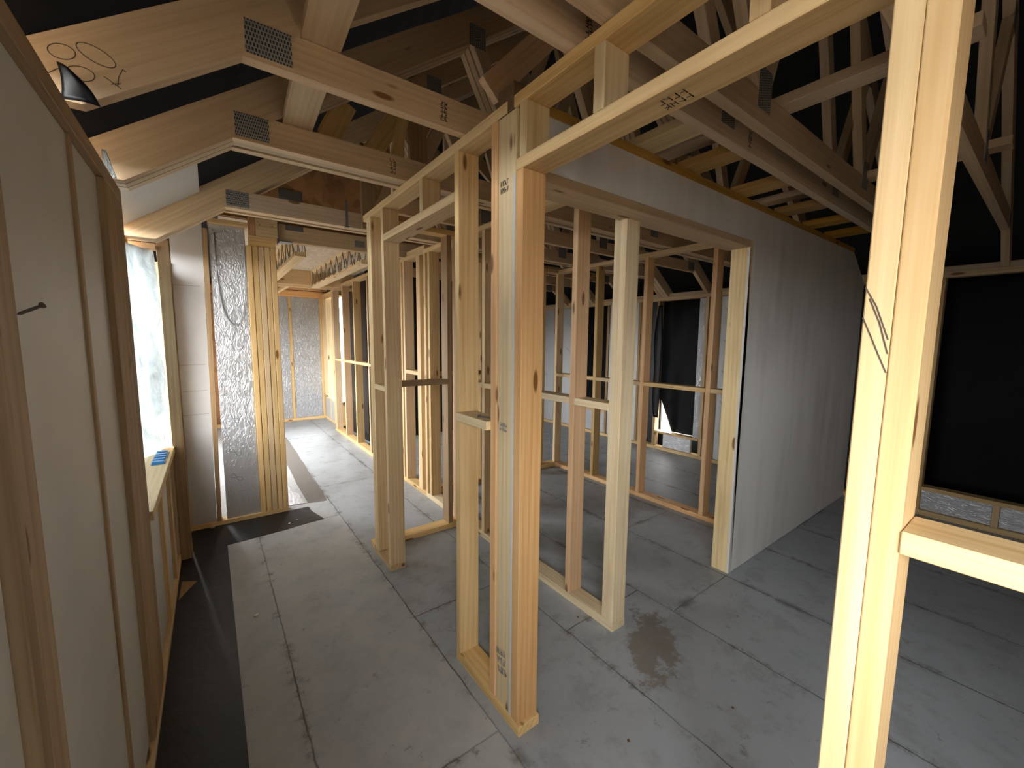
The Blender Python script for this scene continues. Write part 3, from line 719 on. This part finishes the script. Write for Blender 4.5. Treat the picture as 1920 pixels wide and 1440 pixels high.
# open web joists carrying the deck
def web_joist(x, ya, yb, lab):
    t = thing('web_joist', (x, (ya+yb)/2, 1.5), lab, 'web joist', 'metal web joists over the far corridor')
    bx('bottom_chord', x, x+.062, ya, yb, 1.478, 1.505, 'white', t)
    bx('top_chord', x, x+.062, ya, yb, 1.607, 1.634, 'white', t)
    n = 9; st = (yb-ya)/n
    for k in range(n):
        a = ya+k*st
        for (p, q) in (((a+.02, 1.495), (a+st*.5, 1.617)), ((a+st*.5, 1.617), (a+st-.02, 1.495))):
            board('metal_web', (x-.002, p[0], p[1]), (x-.002, q[0], q[1]), .011, .003, (1, 0, 0), 'steel', t, 0)
            board('metal_web', (x+.064, p[0], p[1]), (x+.064, q[0], q[1]), .011, .003, (1, 0, 0), 'steel', t, 0)
    bx('end_block', x, x+.062, yb-.03, yb, 1.5055, 1.6065, 'white', t)
web_joist(.42, 2.70, 4.28, 'metal web joist over the far corridor, nearer the stud stack')
web_joist(.80, 2.70, 4.28, 'metal web joist over the far corridor, nearer the stud partition')
o = bx('rim_board', .07, 1.19, 4.285, 4.31, 1.50, 1.634, 'truss'); tag(o, 'timber rim board closing the far ends of the metal web joists', 'rim board')
o = bx('ceiling_batten', .07, 1.19, 4.312, 4.335, 1.478, 1.515, 'white'); tag(o, 'pale batten crossing the corridor below the rim board', 'batten')
o = board('ceiling_batten', (.62, 4.34, 1.50), (.60, 5.49, 1.50), .03, .025, (0, 0, 1), 'white'); tag(o, 'pale batten running from the rim board to the far end wall', 'batten')
o = bx('rim_board', .07, 1.19, 5.46, 5.485, 1.575, 1.634, 'pink'); tag(o, 'timber rim board above the far end wall', 'rim board')
be = thing('trimmer_beam', (.7, 2.62, 1.54), 'pale trimmer beam spanning from the stud stack across the corridor', 'beam')
bx('beam', .335, 1.15, 2.625, 2.672, 1.537, 1.628, 'truss', be)
bx('joist_hanger', .329, .3345, 2.60, 2.675, 1.52, 1.634, 'galv', be, 0)
bx('joist_hanger_seat', .3345, .40, 2.61, 2.675, 1.531, 1.5365, 'galv', be, 0)
bx('nail_plate', .37, .46, 2.6236, 2.6252, 1.60, 1.627, 'galv', be, 0); bx('nail_plate', .74, .80, 2.6236, 2.6252, 1.56, 1.60, 'plate', be, 0)
o = bx('gable_plate', .35, .47, 2.668, 2.674, 1.74, 1.83, 'galv', None, .0005); tag(o, 'large grey metal plate on the brown gable board above the corridor', 'metal plate')
jh = thing('joist_hanger', (.6, 2.18, 1.54), 'steel strap hanger at the end of the triple truss by the partition top', 'joist hanger')
bx('strap', .555, .566, 2.10, 2.104, 1.535, 1.66, 'galv', jh, 0); bx('saddle', .553, .5715, 2.104, 2.124, 1.5355, 1.5425, 'galv', jh, 0)

# ------------------------------------------------------------------ right wall
Rw = thing('stud_wall_frame', (3.34, 1.2, 0), 'stud wall frame of the dark right-hand outer wall', 'stud wall')
xr0, xr1 = 3.31, 3.375
def R(name, y0, y1, z0, z1, mat='pale'): return bx(name, xr0, xr1, y0, y1, z0, z1, mat, Rw)
R('bottom_plate', -2.5, 3.955, 0, .03); R('wall_plate', -2.5, 3.955, 1.3705, 1.40); R('lintel', -2.5, 3.955, 1.365+.0355, 1.43, 'truss')
for y in (-2.2, -1.8, -1.4, -1.0, -.6, .42, .875, 1.27, 1.665, 1.725, 1.76, 2.215, 2.385, 2.415, 2.80, 3.2, 3.6): R('stud', y, y+T, .0305, 1.37, 'aged' if y > 2.2 else 'pale')
R('window_sill', -.57, .4195, .150, .172); R('window_sill', 1.7905, 2.2145, .155, .175); R('window_sill', 2.826, 3.1995, .25, .275)
for y in (.12, -.2): R('cripple_stud', y, y+T, .0305, .1495)
def rb(y0, y1, z0, z1, lab, marks=(), mat='foil_dull', s=.035): return foilboard(y0, y1, 3.325, z0, z1, lab, marks, 'x', mat, .03, s=s, grp='foil boards in the right wall')
rb(.146, .4195, .032, .149, 'small foil board under the dark window, left of its cripple stud', [], 'foil')
rb(-.174, .119, .032, .149, 'small foil board under the dark window, at the edge of the picture', [], 'foil')
rb(.9005, 1.2695, .032, 1.369, 'foil board behind the plasterboard wall, first in the right wall', [(1.08, z) for z in (1.2, .95, .7, .45, .2)])
rb(1.2955, 1.6645, .032, 1.369, 'foil board right of the black window, with printed loops', [(1.6, z) for z in (1.25, 1.0, .75, .5, .25)]+[(1.45, z) for z in (1.1, .85, .6, .35)])
rb(1.7925, 1.845, .176, 1.369, 'narrow crinkled foil strip along the right side of the black window', [], 'foil')
rb(1.865, 2.13, .032, .154, 'small foil board under the torn black window sheet', [], 'foil')
rb(2.4405, 2.7995, .032, 1.369, 'foil board left of the torn black window, behind the bare studs', [(2.62, z) for z in (1.2, .95, .7, .45)])
rb(2.826, 3.1995, .032, .249, 'low foil board under the farthest black window', [], 'foil')
rb(3.2255, 3.5995, .032, 1.369, 'foil board in the right wall, last but one toward the dark end', [(3.4, z) for z in (1.2, .9, .6)])
rb(3.6255, 3.95, .032, 1.369, 'foil board in the right wall at the very end', [(3.8, z) for z in (1.2, .9, .6)])
# black sheets over the openings
def blk(y0, y1, z0, z1, lab, amp=.006):
    def fn(u, v): return (3.384+amp*math.sin(u*9+v*4)*math.sin(v*7), y0+(y1-y0)*u, z0+(z1-z0)*v)
    o = sheet('membrane_sheet', fn, 16, 24, 'blackmatt', None, .0006, (3.38, (y0+y1)/2, .8)); tag(o, lab, 'membrane', 'black membrane over the right wall openings'); return o
blk(-.57, .42, .172, 1.37, 'large black membrane over the window opening at the right edge')
blk(2.826, 3.19, .275, 1.37, 'black membrane over the farthest window opening')
def torn(u, v):
    y = 1.80+(2.215-1.80)*u; z = .176+(1.37-.176)*v
    if u > .55 and v < .25:
        k = (u-.55)/.45*(1-v/.25); y -= .13*k
    x = 3.386-(.022*abs(math.sin(v*5))+.010*math.sin(v*17)**2)*max(0, math.sin(3.14*max(0, u-.55)/.45))+.005*math.sin(u*13+v*7)
    return (x, y, z)
o = sheet('membrane_sheet', torn, 30, 40, 'blackmatt', None, .0006, (3.38, 2.0, .8)); tag(o, 'black membrane with a torn bottom corner letting in a wedge of daylight', 'membrane', 'black membrane over the right wall openings')
# black sheet edge folded over the stud on the left side of the torn window
def fold(u, v):
    z = .30+(1.33-.30)*v; w_ = .05+.035*math.sin(v*3.1)+.012*math.sin(v*11)
    return (3.307-.006*math.sin(u*3.1), 2.20+w_*(u-.35), z)
o = sheet('membrane_flap', fold, 6, 30, 'black', None, .0008, (3.3, 2.2, .8)); tag(o, 'black membrane folded over the left jamb of the torn window', 'membrane')

# ------------------------------------------------------------------ things on the floor
def flat(name, pts, z, th, mat, lab, cat, amp=0.0, n=1):
    o = slab(name, [(x, y, z) for x, y in pts], (0, 0, th), mat, None, V((0, 1, 0))); tag(o, lab, cat); return o
def ragged(pts, k=6, amp=.006, seed=1, closed=True):
    rg = random.Random(seed); out = []
    for i, p in enumerate(pts):
        if not closed and i == len(pts)-1: out.append(p); break
        q = pts[(i+1) % len(pts)]
        for j in range(k):
            f = j/k; dx, dy = q[0]-p[0], q[1]-p[1]; l = math.hypot(dx, dy) or 1
            e = rg.uniform(-amp, amp) if j else 0
            out.append((p[0]+dx*f-dy/l*e, p[1]+dy*f+dx/l*e))
    return out
flat('floor_membrane', [(-.1585, -.30), (.026, -.30), (.018, 1.0), (.012, 2.32)]+ragged([(.20, 2.335), (.455, 2.365), (.425, 2.50), (.415, 2.598)], 4, .005, 1, False)+[(-.1585, 2.598)], .0004, .0012, 'black', 'black damp-proof membrane strip laid on the floor along the outer wall', 'membrane')
flat('floor_membrane', ragged([(.425, 2.66), (.528, 2.64), (.55, 3.5), (.565, 4.6), (.44, 4.6)], 5, .006, 4), .0004, .001, 'brownfilm', 'grey-brown membrane strip on the floor past the stud stack', 'membrane')
flat('foil_offcut', ragged([(.325, 2.675), (.42, 2.66), (.405, 2.80), (.375, 2.98), (.36, 3.35), (.32, 3.3)], 4, .008, 5), .0018, .001, 'foil', 'ragged silver foil offcut on the floor beside the stud stack', 'foil offcut')
def scrap(name, c, r, mat, lab, cat, seed, flatness=.5):
    rg = random.Random(seed); bm = bmesh.new(); bmesh.ops.create_icosphere(bm, subdivisions=2, radius=r*S)
    for v in bm.verts: v.co *= rg.uniform(.6, 1.15); v.co.z = max(v.co.z*flatness, -r*S*.3)
    o = finish(name, bm, mat, None, Matrix.Translation(V((c[0], c[1], r*.3+.0005))*S)); tag(o, lab, cat); return o
scrap('paper_scrap', (.078, 1.648), .0085, 'paper', 'crumpled white paper scrap on the grey boards near the black strip', 'scrap', 3)
scrap('paper_scrap', (.29, 2.41), .006, 'paper', 'small pale scrap on the black strip below the stud stack', 'scrap', 4)
scrap('paper_scrap', (.33, 2.44), .005, 'paper', 'tiny pale crumb on the black strip, right of the small scrap', 'scrap', 6)
o = flat('board_offcut', [(-.152, 1.92), (-.10, 2.03), (-.148, 2.06)], .0018, .004, 'aged', 'small triangular board offcut on the black strip below the window', 'offcut')
for i, (x, y) in enumerate(((.79, .56), (1.1, .45), (1.5, .62), (1.02, .96))):
    o = scrap('mud_spot', (x, y), .004, 'stained', 'dark mud speck on the grey floor, '+['in front of the central post', 'nearest the foreground post', 'beyond the damp patch', 'beside the end post of the long partition'][i], 'mud speck', 20+i, .15)
    o['group'] = 'mud specks on the floor'
scrap('foam_blob', (-.045, 2.588), .012, 'foam', 'pale blob of foam at the foot of the leaning stud', 'foam', 9, 1.0)
